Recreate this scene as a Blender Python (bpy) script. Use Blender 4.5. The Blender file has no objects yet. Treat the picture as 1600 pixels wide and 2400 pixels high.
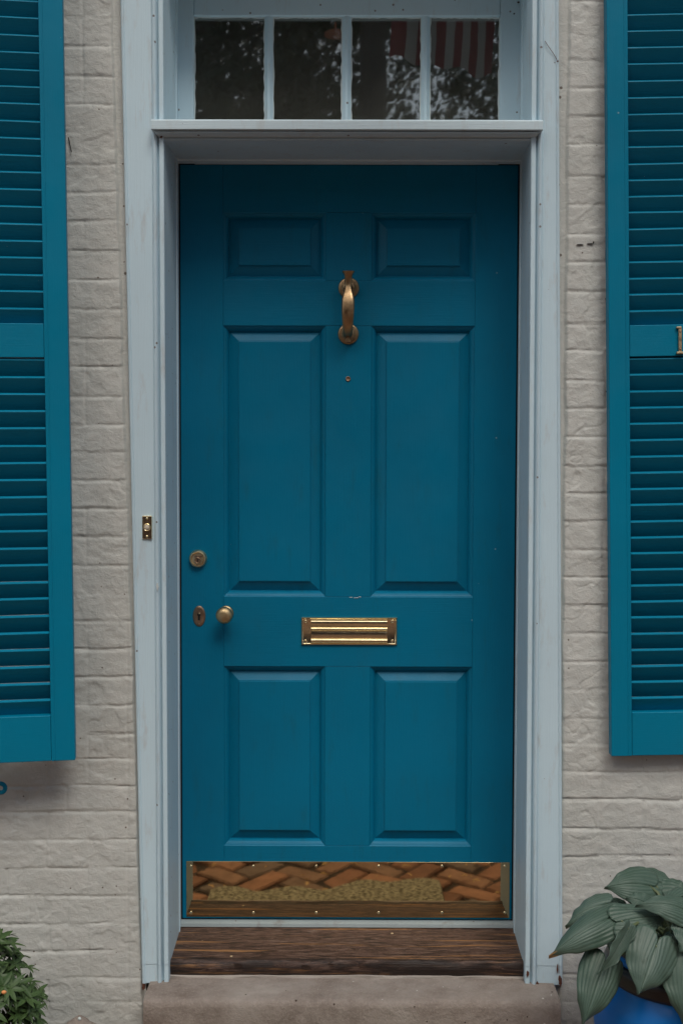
import bpy, bmesh, math, random
import numpy as np
from mathutils import Vector, Matrix, Euler
random.seed(7)
S = bpy.context.scene
C = S.collection
R = math.radians

# ------------------------------------------------------------------ camera
F = 2653.0
CAM = Vector((-0.007, -3.07, 1.496))
ROT = Matrix.Rotation(R(0.194), 3, 'Z') @ Matrix.Rotation(R(90 - 2.48), 3, 'X') @ Matrix.Rotation(R(0.15), 3, 'Z')
cd = bpy.data.cameras.new('camera'); co = bpy.data.objects.new('camera', cd); C.objects.link(co)
co.matrix_world = Matrix.Translation(CAM) @ ROT.to_4x4()
cd.sensor_fit = 'VERTICAL'; cd.sensor_height = 36; cd.sensor_width = 24
cd.lens = F / 2400 * 36; cd.clip_start = 0.05; cd.clip_end = 500
S.camera = co
# ------------------------------------------------------------------ light
SUN_EL, SUN_AZ = 54, 204          # azimuth of the sun measured so that it stands in front of the house
w = bpy.data.worlds.new('World'); S.world = w; w.use_nodes = True
nt = w.node_tree; nt.nodes.clear()
out = nt.nodes.new('ShaderNodeOutputWorld'); bg = nt.nodes.new('ShaderNodeBackground')
sky = nt.nodes.new('ShaderNodeTexSky'); sky.sky_type = 'NISHITA'; sky.sun_disc = False
sky.sun_elevation = R(SUN_EL); sky.sun_rotation = R(SUN_AZ); sky.dust_density = 3.5; sky.air_density = 1.2
hs = nt.nodes.new('ShaderNodeHueSaturation'); hs.inputs['Saturation'].default_value = 0.85
nt.links.new(sky.outputs[0], hs.inputs['Color']); nt.links.new(hs.outputs[0], bg.inputs[0]); nt.links.new(bg.outputs[0], out.inputs[0])
bg.inputs[1].default_value = 0.098
sl = bpy.data.lights.new('sun', 'SUN'); sl.energy = 1.4; sl.angle = R(24); sl.color = (1.0, 0.93, 0.84)
so = bpy.data.objects.new('sun', sl); C.objects.link(so)
sd = Vector((math.sin(R(SUN_AZ)) * -1 * math.cos(R(SUN_EL)), math.cos(R(SUN_AZ)) * math.cos(R(SUN_EL)), math.sin(R(SUN_EL))))
so.rotation_euler = sd.to_track_quat('Z', 'Y').to_euler(); so.location = (0, -6, 8)
S.view_settings.view_transform = 'Standard'; S.view_settings.look = 'None'
S.view_settings.exposure = 0.19; S.view_settings.gamma = 1
S.render.engine = 'CYCLES'

# ------------------------------------------------------------------ helpers
def at(px, py, Y):
    """point of the plane y=Y seen at pixel (px,py) of the 1600x2400 photograph"""
    d = ROT @ Vector(((px - 800) / F, (1200 - py) / F, -1))
    t = (Y - CAM.y) / d.y
    return CAM + d * t

def tag(o, label=None, cat=None, group=None, kind=None):
    if label: o['label'] = label
    if cat: o['category'] = cat
    if group: o['group'] = group
    if kind: o['kind'] = kind
    return o

def empty(name, loc=(0, 0, 0), rot=None):
    o = bpy.data.objects.new(name, None); C.objects.link(o); o.location = loc
    if rot: o.rotation_euler = rot
    o.empty_display_size = 0.1
    return o

class MB:
    def __init__(s): s.bm = bmesh.new()
    def quad(s, pts):
        return s.bm.faces.new([s.bm.verts.new(p) for p in pts])
    def box(s, x0, x1, y0, y1, z0, z1):
        v = [s.bm.verts.new(p) for p in ((x0,y0,z0),(x1,y0,z0),(x1,y1,z0),(x0,y1,z0),(x0,y0,z1),(x1,y0,z1),(x1,y1,z1),(x0,y1,z1))]
        for f in ((0,3,2,1),(4,5,6,7),(0,1,5,4),(1,2,6,5),(2,3,7,6),(3,0,4,7)): s.bm.faces.new([v[i] for i in f])
        return v
    def loft(s, rings, closed=True, cap=True):
        """rings: list of lists of points, same length"""
        vs = [[s.bm.verts.new(p) for p in r] for r in rings]
        n = len(rings[0])
        for a, b in zip(vs[:-1], vs[1:]):
            for i in range(n if closed else n - 1):
                j = (i + 1) % n
                s.bm.faces.new((a[i], a[j], b[j], b[i]))
        if cap:
            s.bm.faces.new(vs[0][::-1]); s.bm.faces.new(vs[-1])
        return vs
    def lathe(s, prof, c, axis='Y', n=40, sgn=-1):
        """prof: (radius, height along the axis). c: centre. axis 'Y' goes outward (-y), 'Z' goes up."""
        rings = []
        for r, h in prof:
            ring = []
            for k in range(n):
                a = 2 * math.pi * k / n
                if axis == 'Y': ring.append((c[0] + r * math.cos(a), c[1] + sgn * h, c[2] + r * math.sin(a)))
                else: ring.append((c[0] + r * math.cos(a), c[1] + r * math.sin(a), c[2] + h))
            rings.append(ring)
        return s.loft(rings)
    def tube(s, pts, rads, n=10):
        pts = [Vector(p) for p in pts]; rings = []
        if not hasattr(rads, '__len__'): rads = [rads] * len(pts)
        up = Vector((0.13, 0.31, 0.94)).normalized()
        for i, p in enumerate(pts):
            t = (pts[min(i + 1, len(pts) - 1)] - pts[max(i - 1, 0)]).normalized()
            a = t.cross(up)
            if a.length < 1e-3: a = t.cross(Vector((1, 0, 0)))
            a.normalize(); b = t.cross(a)
            rings.append([p + (a * math.cos(2*math.pi*k/n) + b * math.sin(2*math.pi*k/n)) * rads[i] for k in range(n)])
        return s.loft(rings)
    def build(s, name, m, parent=None, smooth=False, bevel=0, seg=2, mat=None):
        bmesh.ops.recalc_face_normals(s.bm, faces=s.bm.faces)
        me = bpy.data.meshes.new(name); s.bm.to_mesh(me); s.bm.free()
        o = bpy.data.objects.new(name, me); C.objects.link(o)
        me.materials.append(m)
        if smooth:
            for p in me.polygons: p.use_smooth = True
        if parent: o.parent = parent
        if bevel:
            b = o.modifiers.new('bevel', 'BEVEL'); b.width = bevel; b.segments = seg; b.limit_method = 'ANGLE'; b.angle_limit = R(35)
            for p in me.polygons: p.use_smooth = True
            b.harden_normals = True
        return o

def smooth_by_angle(o, ang=35):
    me = o.data
    for p in me.polygons: p.use_smooth = True
    try: me.set_sharp_from_angle(angle=R(ang))
    except Exception: pass

def grid_mesh(name, P, m, parent=None, smooth=True):
    """P: array (nz, nx, 3)"""
    nz, nx = P.shape[:2]
    me = bpy.data.meshes.new(name)
    i = np.arange(nz * nx).reshape(nz, nx)
    q = np.stack([i[:-1, :-1], i[:-1, 1:], i[1:, 1:], i[1:, :-1]], -1).reshape(-1, 4)
    me.vertices.add(nz * nx); me.vertices.foreach_set('co', P.reshape(-1).astype(np.float32))
    me.loops.add(q.size); me.loops.foreach_set('vertex_index', q.reshape(-1).astype(np.int32))
    me.polygons.add(len(q)); me.polygons.foreach_set('loop_start', np.arange(0, q.size, 4, dtype=np.int32))
    me.update(calc_edges=True); me.validate()
    if smooth: me.polygons.foreach_set('use_smooth', np.ones(len(me.polygons), dtype=bool))
    o = bpy.data.objects.new(name, me); C.objects.link(o); me.materials.append(m)
    if parent: o.parent = parent
    return o

_rng = np.random.RandomState(3)
_lat = _rng.rand(256, 256)
def vnoise(x, y, off=0):
    x = np.asarray(x) + off * 17.3; y = np.asarray(y) + off * 31.7
    xi = np.floor(x).astype(int); yi = np.floor(y).astype(int); fx = x - xi; fy = y - yi
    fx = fx*fx*(3-2*fx); fy = fy*fy*(3-2*fy)
    g = lambda a, b: _lat[a % 256, b % 256]
    return (g(xi,yi)*(1-fx)+g(xi+1,yi)*fx)*(1-fy) + (g(xi,yi+1)*(1-fx)+g(xi+1,yi+1)*fx)*fy
def fbm(x, y, o=4, off=0):
    s = 0; a = .5
    for k in range(o): s = s + a * (vnoise(x, y, off + k) - .5) * 2; x = x*2.03; y = y*2.03; a *= .5
    return s

# ------------------------------------------------------------------ materials
class NT:
    def __init__(s, name):
        s.m = bpy.data.materials.new(name); s.m.use_nodes = True; s.t = s.m.node_tree
        s.b = s.t.nodes['Principled BSDF']; s.o = s.t.nodes['Material Output']
        s.tc = s.t.nodes.new('ShaderNodeTexCoord')
    def n(s, ty, **kw):
        nd = s.t.nodes.new(ty)
        for k, v in kw.items(): setattr(nd, k, v)
        return nd
    def l(s, a, b): s.t.links.new(a, b)
    def mapv(s, scale=(1,1,1), rot=(0,0,0), src='Object'):
        mp = s.n('ShaderNodeMapping'); mp.inputs['Scale'].default_value = scale; mp.inputs['Rotation'].default_value = rot
        s.l(s.tc.outputs[src], mp.inputs[0]); return mp.outputs[0]
    def noise(s, v, scale, detail=4, rough=.55, dist=0):
        nd = s.n('ShaderNodeTexNoise'); nd.inputs['Scale'].default_value = scale; nd.inputs['Detail'].default_value = detail
        nd.inputs['Roughness'].default_value = rough; nd.inputs['Distortion'].default_value = dist
        s.l(v, nd.inputs['Vector']); return nd.outputs['Fac']
    def ramp(s, f, stops, interp='LINEAR'):
        nd = s.n('ShaderNodeValToRGB'); cr = nd.color_ramp; cr.interpolation = interp
        while len(cr.elements) < len(stops): cr.elements.new(.5)
        for e, (p, c) in zip(cr.elements, stops):
            e.position = p; e.color = (*c, 1) if hasattr(c, '__len__') else (c, c, c, 1)
        s.l(f, nd.inputs[0]); return nd.outputs[0]
    def mix(s, f, a, b, mode='MIX'):
        nd = s.n('ShaderNodeMix', data_type='RGBA', blend_type=mode)
        for i, v in ((0, f), (6, a), (7, b)):
            if hasattr(v, 'links'): s.l(v, nd.inputs[i])
            elif i == 0: nd.inputs[0].default_value = v
            else: nd.inputs[i].default_value = (*v, 1)
        return nd.outputs[2]
    def math(s, op, a, b=0.0):
        nd = s.n('ShaderNodeMath', operation=op)
        for i, v in ((0, a), (1, b)):
            if hasattr(v, 'links'): s.l(v, nd.inputs[i])
            else: nd.inputs[i].default_value = v
        return nd.outputs[0]
    def bump(s, h, strength, dist, prev=None):
        nd = s.n('ShaderNodeBump'); nd.inputs['Strength'].default_value = strength; nd.inputs['Distance'].default_value = dist
        s.l(h, nd.inputs['Height'])
        if prev is not None: s.l(prev, nd.inputs['Normal'])
        s.l(nd.outputs[0], s.b.inputs['Normal']); return nd.outputs[0]
    def set(s, color=None, rough=None, metal=None, spec=None):
        for key, v in (('Base Color', color), ('Roughness', rough), ('Metallic', metal), ('Specular IOR Level', spec)):
            if v is None: continue
            if hasattr(v, 'links'): s.l(v, s.b.inputs[key])
            else: s.b.inputs[key].default_value = (*v, 1) if hasattr(v, '__len__') else v

def specks(m, density_scale, thr, v=None):
    """isolated tiny dots: 1 on a dot"""
    vo = m.n('ShaderNodeTexVoronoi'); vo.inputs['Scale'].default_value = density_scale
    m.l(v if v is not None else m.mapv(), vo.inputs['Vector'])
    wn = m.n('ShaderNodeSeparateColor'); m.l(vo.outputs['Color'], wn.inputs[0])
    lim = m.math('MULTIPLY', m.math('GREATER_THAN', wn.outputs[0], .72), thr)
    return m.math('LESS_THAN', vo.outputs['Distance'], m.math('MULTIPLY', lim, wn.outputs[1]))

def paint(name, col, rough=.4, spec=.4, brush=(3, 3, 60), bump=.25, wear=None, dots=None, var=.06, dirt=None):
    m = NT(name)
    v = m.mapv()
    big = m.noise(v, 2.2, 4)
    c2 = tuple(max(0, c * (1 - var * 2)) for c in col)
    c = m.mix(m.ramp(big, [(.35, 0), (.65, 1)]), col, c2)
    if dirt:
        dn = m.noise(m.mapv((6, 6, 1.2)), 5, 6, .7)
        c = m.mix(m.math('MULTIPLY', m.ramp(dn, [(.55, 0), (.75, 1)]), dirt[1]), c, dirt[0])
    if dots:
        c = m.mix(m.math('MULTIPLY', specks(m, dots[0], dots[1]), .8), c, dots[2])
    if wear:
        e = m.ramp(m.noise(m.mapv((30, 30, 30)), 4, 3, .7), [(.70, 0), (.73, 1)])
        c = m.mix(m.math('MULTIPLY', e, .5), c, wear)
    m.set(c, m.ramp(m.noise(v, 9, 4), [(.3, rough - .06), (.7, rough + .08)]), spec=spec)
    br = m.noise(m.mapv(brush), 9, 5, .65)
    b1 = m.bump(br, bump, .0012)
    m.bump(m.noise(v, 55, 3), bump * .5, .0012, b1)
    return m.m

TEAL = (0.0, 0.168, 0.300)
M = {}
def grime(mat, amt=.5):
    pass
M['door'] = paint('door_paint', TEAL, .42, .22, (1.2, 3, 40), .5, var=.07, dirt=((.008, .115, .165), .5), dots=(26, .05, (.25, .4, .45)))
M['door_v'] = paint('door_paint_vertical', TEAL, .42, .22, (40, 3, 1.2), .5, var=.07, dirt=((.008, .115, .165), .5), dots=(22, .045, (.25, .4, .45)))
M['shut'] = paint('shutter_paint', (0.0, 0.195, 0.325), .42, .2, (60, 3, 1.5), .4, var=.06, dots=(30, .06, (.3, .42, .45)))
M['shut_h'] = paint('shutter_paint_across', (0.0, 0.195, 0.325), .42, .2, (1.5, 3, 70), .5, var=.06, dots=(30, .06, (.3, .42, .45)))
M['white'] = paint('white_frame_paint', (.55, .71, .79), .45, .4, (50, 8, 1.0), .5, var=.03, dots=(42, .13, (.12, .07, .05)), dirt=((.40, .35, .31), .5))
M['white_h'] = paint('white_frame_paint_across', (.57, .71, .77), .45, .4, (1.0, 8, 50), .6, var=.04, dots=(30, .12, (.12, .07, .05)), dirt=((.40, .35, .31), .35))
M['weather'] = paint('weathered_white', (.33, .39, .40), .6, .3, (1.0, 8, 50), .6, var=.1, dots=(40, .16, (.12, .07, .05)), dirt=((.2, .16, .13), .8))
M['caulk'] = paint('caulk', (.44, .40, .36), .7, .3, (20, 8, 4), .8, var=.1, dots=(40, .12, (.12, .06, .04)))
M['gap'] = paint('dark_gap', (.012, .012, .012), .9)
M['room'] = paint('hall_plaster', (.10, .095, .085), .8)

m = NT('painted_brick')
v = m.mapv()
big = m.ramp(m.noise(v, 3.0, 5), [(.3, 0), (.7, 1)])
c = m.mix(big, (.53, .55, .525), (.48, .495, .465))
blot = m.ramp(m.noise(v, 22, 5, .65), [(.42, 0), (.72, 1)])
c = m.mix(m.math('MULTIPLY', blot, .35), c, (.63, .62, .58))
c = m.mix(m.math('MULTIPLY', specks(m, 34, .16), .85), c, (.10, .07, .05))
m.set(c, .62, spec=.35)
b1 = m.bump(m.noise(v, 38, 6, .65, .4), .85, .004)
b2 = m.bump(m.noise(m.mapv((1, 1, 2.2)), 140, 4, .6), .45, .0018, b1)
M['brick'] = m.m

def brass(name, col, rough, dark=.5, scale=14, bumps=.15):
    m = NT(name); v = m.mapv()
    f = m.ramp(m.noise(v, scale, 5, .6), [(.35, 0), (.7, 1)])
    c = m.mix(f, col, tuple(c * dark for c in col))
    m.set(c, m.ramp(m.noise(v, scale * 3, 4), [(.3, rough * .8), (.75, rough * 1.6)]), 1.0)
    m.bump(m.noise(v, 60, 3), bumps, .001)
    return m.m
M['brass'] = brass('polished_brass', (.95, .82, .52), .16, .88)
M['plate'] = brass('kick_plate_brass', (.56, .43, .245), .03, .93, 8, .02)
M['antique'] = brass('antique_brass', (.46, .32, .18), .36, .55, 30, .3)
M['knob'] = brass('worn_brass', (.55, .42, .24), .38, .6, 25, .25)
M['bronze'] = brass('dark_bronze', (.38, .26, .18), .45, .6, 40, .4)
M['lock'] = brass('satin_brass', (.80, .66, .42), .34, .8, 20, .2)
M['bone'] = brass('pale_brass_pull', (.60, .48, .30), .42, .7, 30, .3)

m = NT('weathered_wood')
v = m.mapv((4.5, 34, 34))
g = m.noise(v, 3.2, 12, .82, 1.2)
c = m.ramp(g, [(.38, (.006, .004, .003)), (.46, (.040, .020, .014)), (.54, (.115, .064, .045)), (.68, (.22, .17, .14))])
st = m.ramp(m.noise(m.mapv((.55, 13, 13)), 4.5, 5, .6), [(.56, 0), (.64, 1)])
c = m.mix(m.math('MULTIPLY', st, .8), c, (.34, .17, .065))
sp = m.n('ShaderNodeSeparateXYZ'); m.l(m.tc.outputs['Object'], sp.inputs[0])
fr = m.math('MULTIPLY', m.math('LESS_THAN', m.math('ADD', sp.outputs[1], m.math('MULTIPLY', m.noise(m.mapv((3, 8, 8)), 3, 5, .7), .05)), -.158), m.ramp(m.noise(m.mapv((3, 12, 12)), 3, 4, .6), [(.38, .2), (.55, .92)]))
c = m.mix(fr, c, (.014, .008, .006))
c = m.mix(m.math('MULTIPLY', specks(m, 24, .10), .9), c, (.55, .42, .25))
m.set(c, m.ramp(g, [(.3, .35), (.7, .65)]), spec=.4)
m.bump(m.noise(m.mapv((1.5, 40, 40)), 6, 6, .7), .8, .003)
M['wood'] = m.m

m = NT('brownstone')
v = m.mapv()
c = m.ramp(m.noise(v, 6, 8, .68), [(.3, (.165, .130, .108)), (.5, (.265, .228, .198)), (.7, (.35, .315, .28))])
c = m.mix(m.math('MULTIPLY', m.ramp(m.noise(v, 160, 3, .7), [(.5, 0), (.7, 1)]), .5), c, (.36, .31, .28))
c = m.mix(specks(m, 45, .12), c, (.62, .60, .56))
c = m.mix(specks(m, 31, .14, m.mapv((1.3, 1.3, 1.3))), c, (.06, .04, .03))
m.set(c, .85, spec=.25)
b1 = m.bump(m.noise(v, 25, 8, .72), 1.0, .008); m.bump(m.noise(v, 220, 3, .7), .6, .0015, b1)
M['stone'] = m.m

m = NT('paving_brick')
gi = m.n('ShaderNodeNewGeometry')
c = m.ramp(gi.outputs['Random Per Island'], [(0, (.24, .12, .078)), (.3, (.38, .19, .12)), (.6, (.50, .26, .16)), (.8, (.29, .19, .14)), (1, (.18, .16, .145))])
v = m.mapv()
c = m.mix(m.math('MULTIPLY', m.ramp(m.noise(v, 16, 6, .7), [(.4, 0), (.7, 1)]), .5), c, (.10, .06, .04))
m.set(c, .8, spec=.25); m.bump(m.noise(v, 60, 5, .7), .8, .004)
M['paver'] = m.m

m = NT('bounce_cobble'); v = m.mapv()  # unseen road surface, warm tone put in to bounce light upward
br = m.n('ShaderNodeTexBrick'); m.l(v, br.inputs['Vector']); br.inputs['Scale'].default_value = 4
br.inputs['Color1'].default_value = (.48, .29, .19, 1); br.inputs['Color2'].default_value = (.42, .25, .17, 1); br.inputs['Mortar'].default_value = (.12, .10, .08, 1)
m.set(br.outputs['Color'], .85); M['bounce_cobble'] = m.m
m = NT('soil'); v = m.mapv()
m.set(m.ramp(m.noise(v, 40, 6, .7), [(.3, (.02, .014, .01)), (.7, (.07, .05, .035))]), .95); m.bump(m.noise(v, 50, 6, .7), 1, .01)
M['soil'] = m.m
m = NT('asphalt'); v = m.mapv()
m.set(m.ramp(m.noise(v, 90, 4, .7), [(.3, (.035, .035, .035)), (.7, (.075, .073, .07))]), .9); m.bump(m.noise(v, 120, 3), .5, .004)
M['asphalt'] = m.m

m = NT('woven_rope')
wv = m.n('ShaderNodeTexVoronoi'); wv.inputs['Scale'].default_value = 115
m.l(m.mapv((.55, 1.1, .2)), wv.inputs['Vector'])
m.set(m.ramp(wv.outputs['Distance'], [(.25, (.50, .47, .33)), (.75, (.10, .085, .05))]), .9); m.bump(m.math('SUBTRACT', 1.0, wv.outputs['Distance']), .8, .006)
M['mat'] = m.m

def leafmat(name, a, b, rough=.45, dark=None, scale=8):
    m = NT(name); v = m.mapv()
    c = m.mix(m.ramp(m.noise(v, scale, 5, .6), [(.35, 0), (.7, 1)]), a, b)
    gi = m.n('ShaderNodeNewGeometry')
    c = m.mix(m.math('MULTIPLY', gi.outputs['Random Per Island'], .35), c, tuple(x * .55 for x in b))
    if dark: c = m.mix(m.math('MULTIPLY', m.ramp(m.noise(v, 26, 4, .7), [(.6, 0), (.75, 1)]), .6), c, dark)
    m.set(c, rough, spec=.4)
    m.b.inputs['Subsurface Weight'].default_value = 0
    m.bump(m.noise(v, 90, 3), .3, .002)
    return m
hm = leafmat('hosta_leaf', (.100, .160, .130), (.056, .108, .076), .42, (.035, .06, .035))
at_ = hm.n('ShaderNodeAttribute'); at_.attribute_name = 'vein'
base_link = hm.b.inputs['Base Color'].links[0].from_socket
c = hm.mix(hm.math('MULTIPLY', at_.outputs['Fac'], .55), base_link, (.15, .215, .155))
sepa = hm.n('ShaderNodeSeparateColor'); hm.l(at_.outputs['Color'], sepa.inputs[0])
hm.l(hm.mix(hm.math('MULTIPLY', sepa.outputs[0], .55), hm.mix(sepa.outputs[1], base_link, (.50, .30, .12)), (.19, .26, .21)), hm.b.inputs['Base Color'])
def translucent(nt_, col, f):
    t_ = nt_.n('ShaderNodeBsdfTranslucent'); t_.inputs['Color'].default_value = (*col, 1); x_ = nt_.n('ShaderNodeMixShader'); x_.inputs[0].default_value = f
    nt_.l(nt_.b.outputs[0], x_.inputs[1]); nt_.l(t_.outputs[0], x_.inputs[2]); nt_.l(x_.outputs[0], nt_.o.inputs['Surface'])
translucent(hm, (.16, .26, .10), .22)
M['hosta'] = hm.m
M['stem'] = leafmat('leaf_stalk', (.10, .15, .07), (.14, .16, .08)).m
M['green'] = leafmat('garden_leaf', (.070, .125, .034), (.038, .080, .026), .5).m
M['tree'] = leafmat('tree_leaf', (.05, .09, .03), (.025, .05, .018), .5).m
m = NT('bark'); v = m.mapv((6, 6, 1.2)); m.set(m.ramp(m.noise(v, 4, 6, .7), [(.3, (.02, .016, .012)), (.7, (.09, .075, .06))]), .9); m.bump(m.noise(v, 5, 6, .7), 1, .03); M['bark'] = m.m
m = NT('blue_glaze'); v = m.mapv(); m.set(m.mix(m.noise(v, 6, 4), (.0, .16, .52), (.0, .12, .42)), .3, spec=.3); m.bump(m.noise(v, 12, 3), .2, .004); M['blue'] = m.m
m = NT('black_rim'); m.set((.012, .011, .010), .38); m.bump(m.noise(m.mapv((1, 1, 8)), 20, 4), .4, .003); M['black'] = m.m
m = NT('bell_button'); m.set((.55, .50, .40), .4); M['button'] = m.m
m = NT('paint_chip'); m.set((.55, .62, .62), .6); M['chip'] = m.m
m = NT('bare_wood_chip'); m.set((.10, .035, .02), .8); M['bare'] = m.m
def flat(name, col, rough=.8):
    m = NT(name); m.set(col, rough); m.bump(m.noise(m.mapv(), 80, 3), .3, .002); return m.m
M['red'] = flat('flag_red', (.22, .025, .03)); M['cloth'] = flat('flag_white', (.45, .42, .40)); M['navy'] = flat('flag_blue', (.02, .03, .12))
m = NT('lamp_copper'); m.set((.5, .22, .15), .4); m.b.inputs['Emission Color'].default_value = (.8, .28, .18, 1); m.b.inputs['Emission Strength'].default_value = .12; M['lamp'] = m.m

m = NT('window_glass')
gl = m.n('ShaderNodeBsdfGlossy'); gl.inputs['Roughness'].default_value = .022; gl.inputs['Color'].default_value = (.95, 1, .97, 1)
tr = m.n('ShaderNodeBsdfTransparent'); tr.inputs['Color'].default_value = (.6, .62, .6, 1)
mx = m.n('ShaderNodeMixShader')
lw = m.n('ShaderNodeFresnel'); lw.inputs['IOR'].default_value = 1.5
m.l(m.math('ADD', m.math('MULTIPLY', lw.outputs[0], 1.6), .17), mx.inputs[0])
df = m.n('ShaderNodeBsdfDiffuse'); df.inputs['Color'].default_value = (.30, .29, .25, 1); dm = m.n('ShaderNodeMixShader'); m.l(m.ramp(m.noise(m.mapv((1, 1, 1)), 7, 5, .6), [(.3, .10), (.75, .24)]), dm.inputs[0])
m.l(tr.outputs[0], dm.inputs[1]); m.l(df.outputs[0], dm.inputs[2]); m.l(dm.outputs[0], mx.inputs[1]); m.l(gl.outputs[0], mx.inputs[2]); m.l(mx.outputs[0], m.o.inputs['Surface'])
bn = m.n('ShaderNodeBump'); bn.inputs['Strength'].default_value = .03; bn.inputs['Distance'].default_value = .004
m.l(m.noise(m.mapv(), 9, 2), bn.inputs['Height']); m.l(bn.outputs[0], gl.inputs['Normal'])
M['glass'] = m.m

# ------------------------------------------------------------------ setting planes
YC = -0.230      # face of the door frame
YW = -0.222      # face of the brick wall
STEP = 0.170     # top of the stone step
def X(px, py, Y): return at(px, py, Y).x
def Z(px, py, Y): return at(px, py, Y).z

# ground, pavement, road
g = MB(); g.box(-60, 60, -60, 12, -.30, -.075); go = g.build('ground', M['soil']); tag(go, kind='structure')
g = MB(); g.box(-30, 30, -30, -4.2, -.071, -.067); tag(g.build('road', M['bounce_cobble']), kind='structure')
def pavement():
    g = MB(); rnd = random.Random(5)
    L, W = .205, .102
    ang = R(36); ca, sa = math.cos(ang), math.sin(ang)
    def put(cx, cy, rot):
        x = cx * ca - cy * sa; y = cx * sa + cy * ca - 1.6
        if not (-2.6 < x < 2.6 and -4.15 < y < -.35): return
        a = ang + rot + rnd.uniform(-.07, .07); hx, hy = L/2 - rnd.uniform(.005, .012), W/2 - rnd.uniform(.006, .012)
        z = rnd.uniform(-.010, .006); tx, ty = rnd.uniform(-.06, .06), rnd.uniform(-.06, .06)
        top = []; bot = []; mid = []
        for (sx, sy) in ((-1,-1),(1,-1),(1,1),(-1,1)):
            for (k, lst, zz) in ((1, bot, -.06), (1, mid, z - .006), (.93, top, z)):
                lx, ly = sx * (hx - (0 if k == 1 else .006)), sy * (hy - (0 if k == 1 else .006))
                zt = zz + (tx * lx + ty * ly if lst is not bot else 0)
                lst.append((x + lx*math.cos(a) - ly*math.sin(a), y + lx*math.sin(a) + ly*math.cos(a), zt))
        g.loft([bot, mid, top])
    n = 40
    for i in range(-n, n):
        for j in range(-n, n):
            bx = i * W + j * 2 * W * 0; 
            # herringbone: unit of two bricks, steps (W, W) and (2W, -2W)
            ox = i * W + j * 2 * W; oy = i * W - j * 2 * W
            put(ox + L/2, oy + W/2, 0)
            put(ox + L + W/2 - W*0 , oy + L/2 - W*0 , R(90)) if False else put(ox - W/2, oy + L/2, R(90))
    return g.build('pavement', M['paver'])
tag(pavement(), kind='structure')
g = MB(); g.box(-2.7, 2.7, -4.25, -.1, -.074, -.012); tag(g.build('pavement_bed', M['soil']), kind='structure')

# ------------------------------------------------------------------ brick wall (relief)
LC = [-26, 42, 111, 180, 247, 311, 386, 453, 519, 590, 657, 725, 797, 863, 930, 997, 1061] + [1061 + 65.9 * k for k in range(1, 10)] + [1720, 1781, 1845, 1905, 1972, 2036, 2101, 2167, 2231, 2294, 2349, 2412, 2470]
RC = [-60, 5, 72, 139, 206, 273, 339, 413, 480, 551, 615, 683, 759, 823, 894, 958, 1025, 1094] + [1094 + 65.4 * k for k in range(1, 8)] + [1617, 1683, 1745, 1809, 1875, 1944, 2008, 2078, 2145, 2212, 2283, 2350, 2415, 2470]

def lx_in(py): return 283 + (334 - 283) * py / 2300      # left frame outer edge (px)
def rx_in(py): return 1308 + (1317 - 1308) * py / 2300

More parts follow.
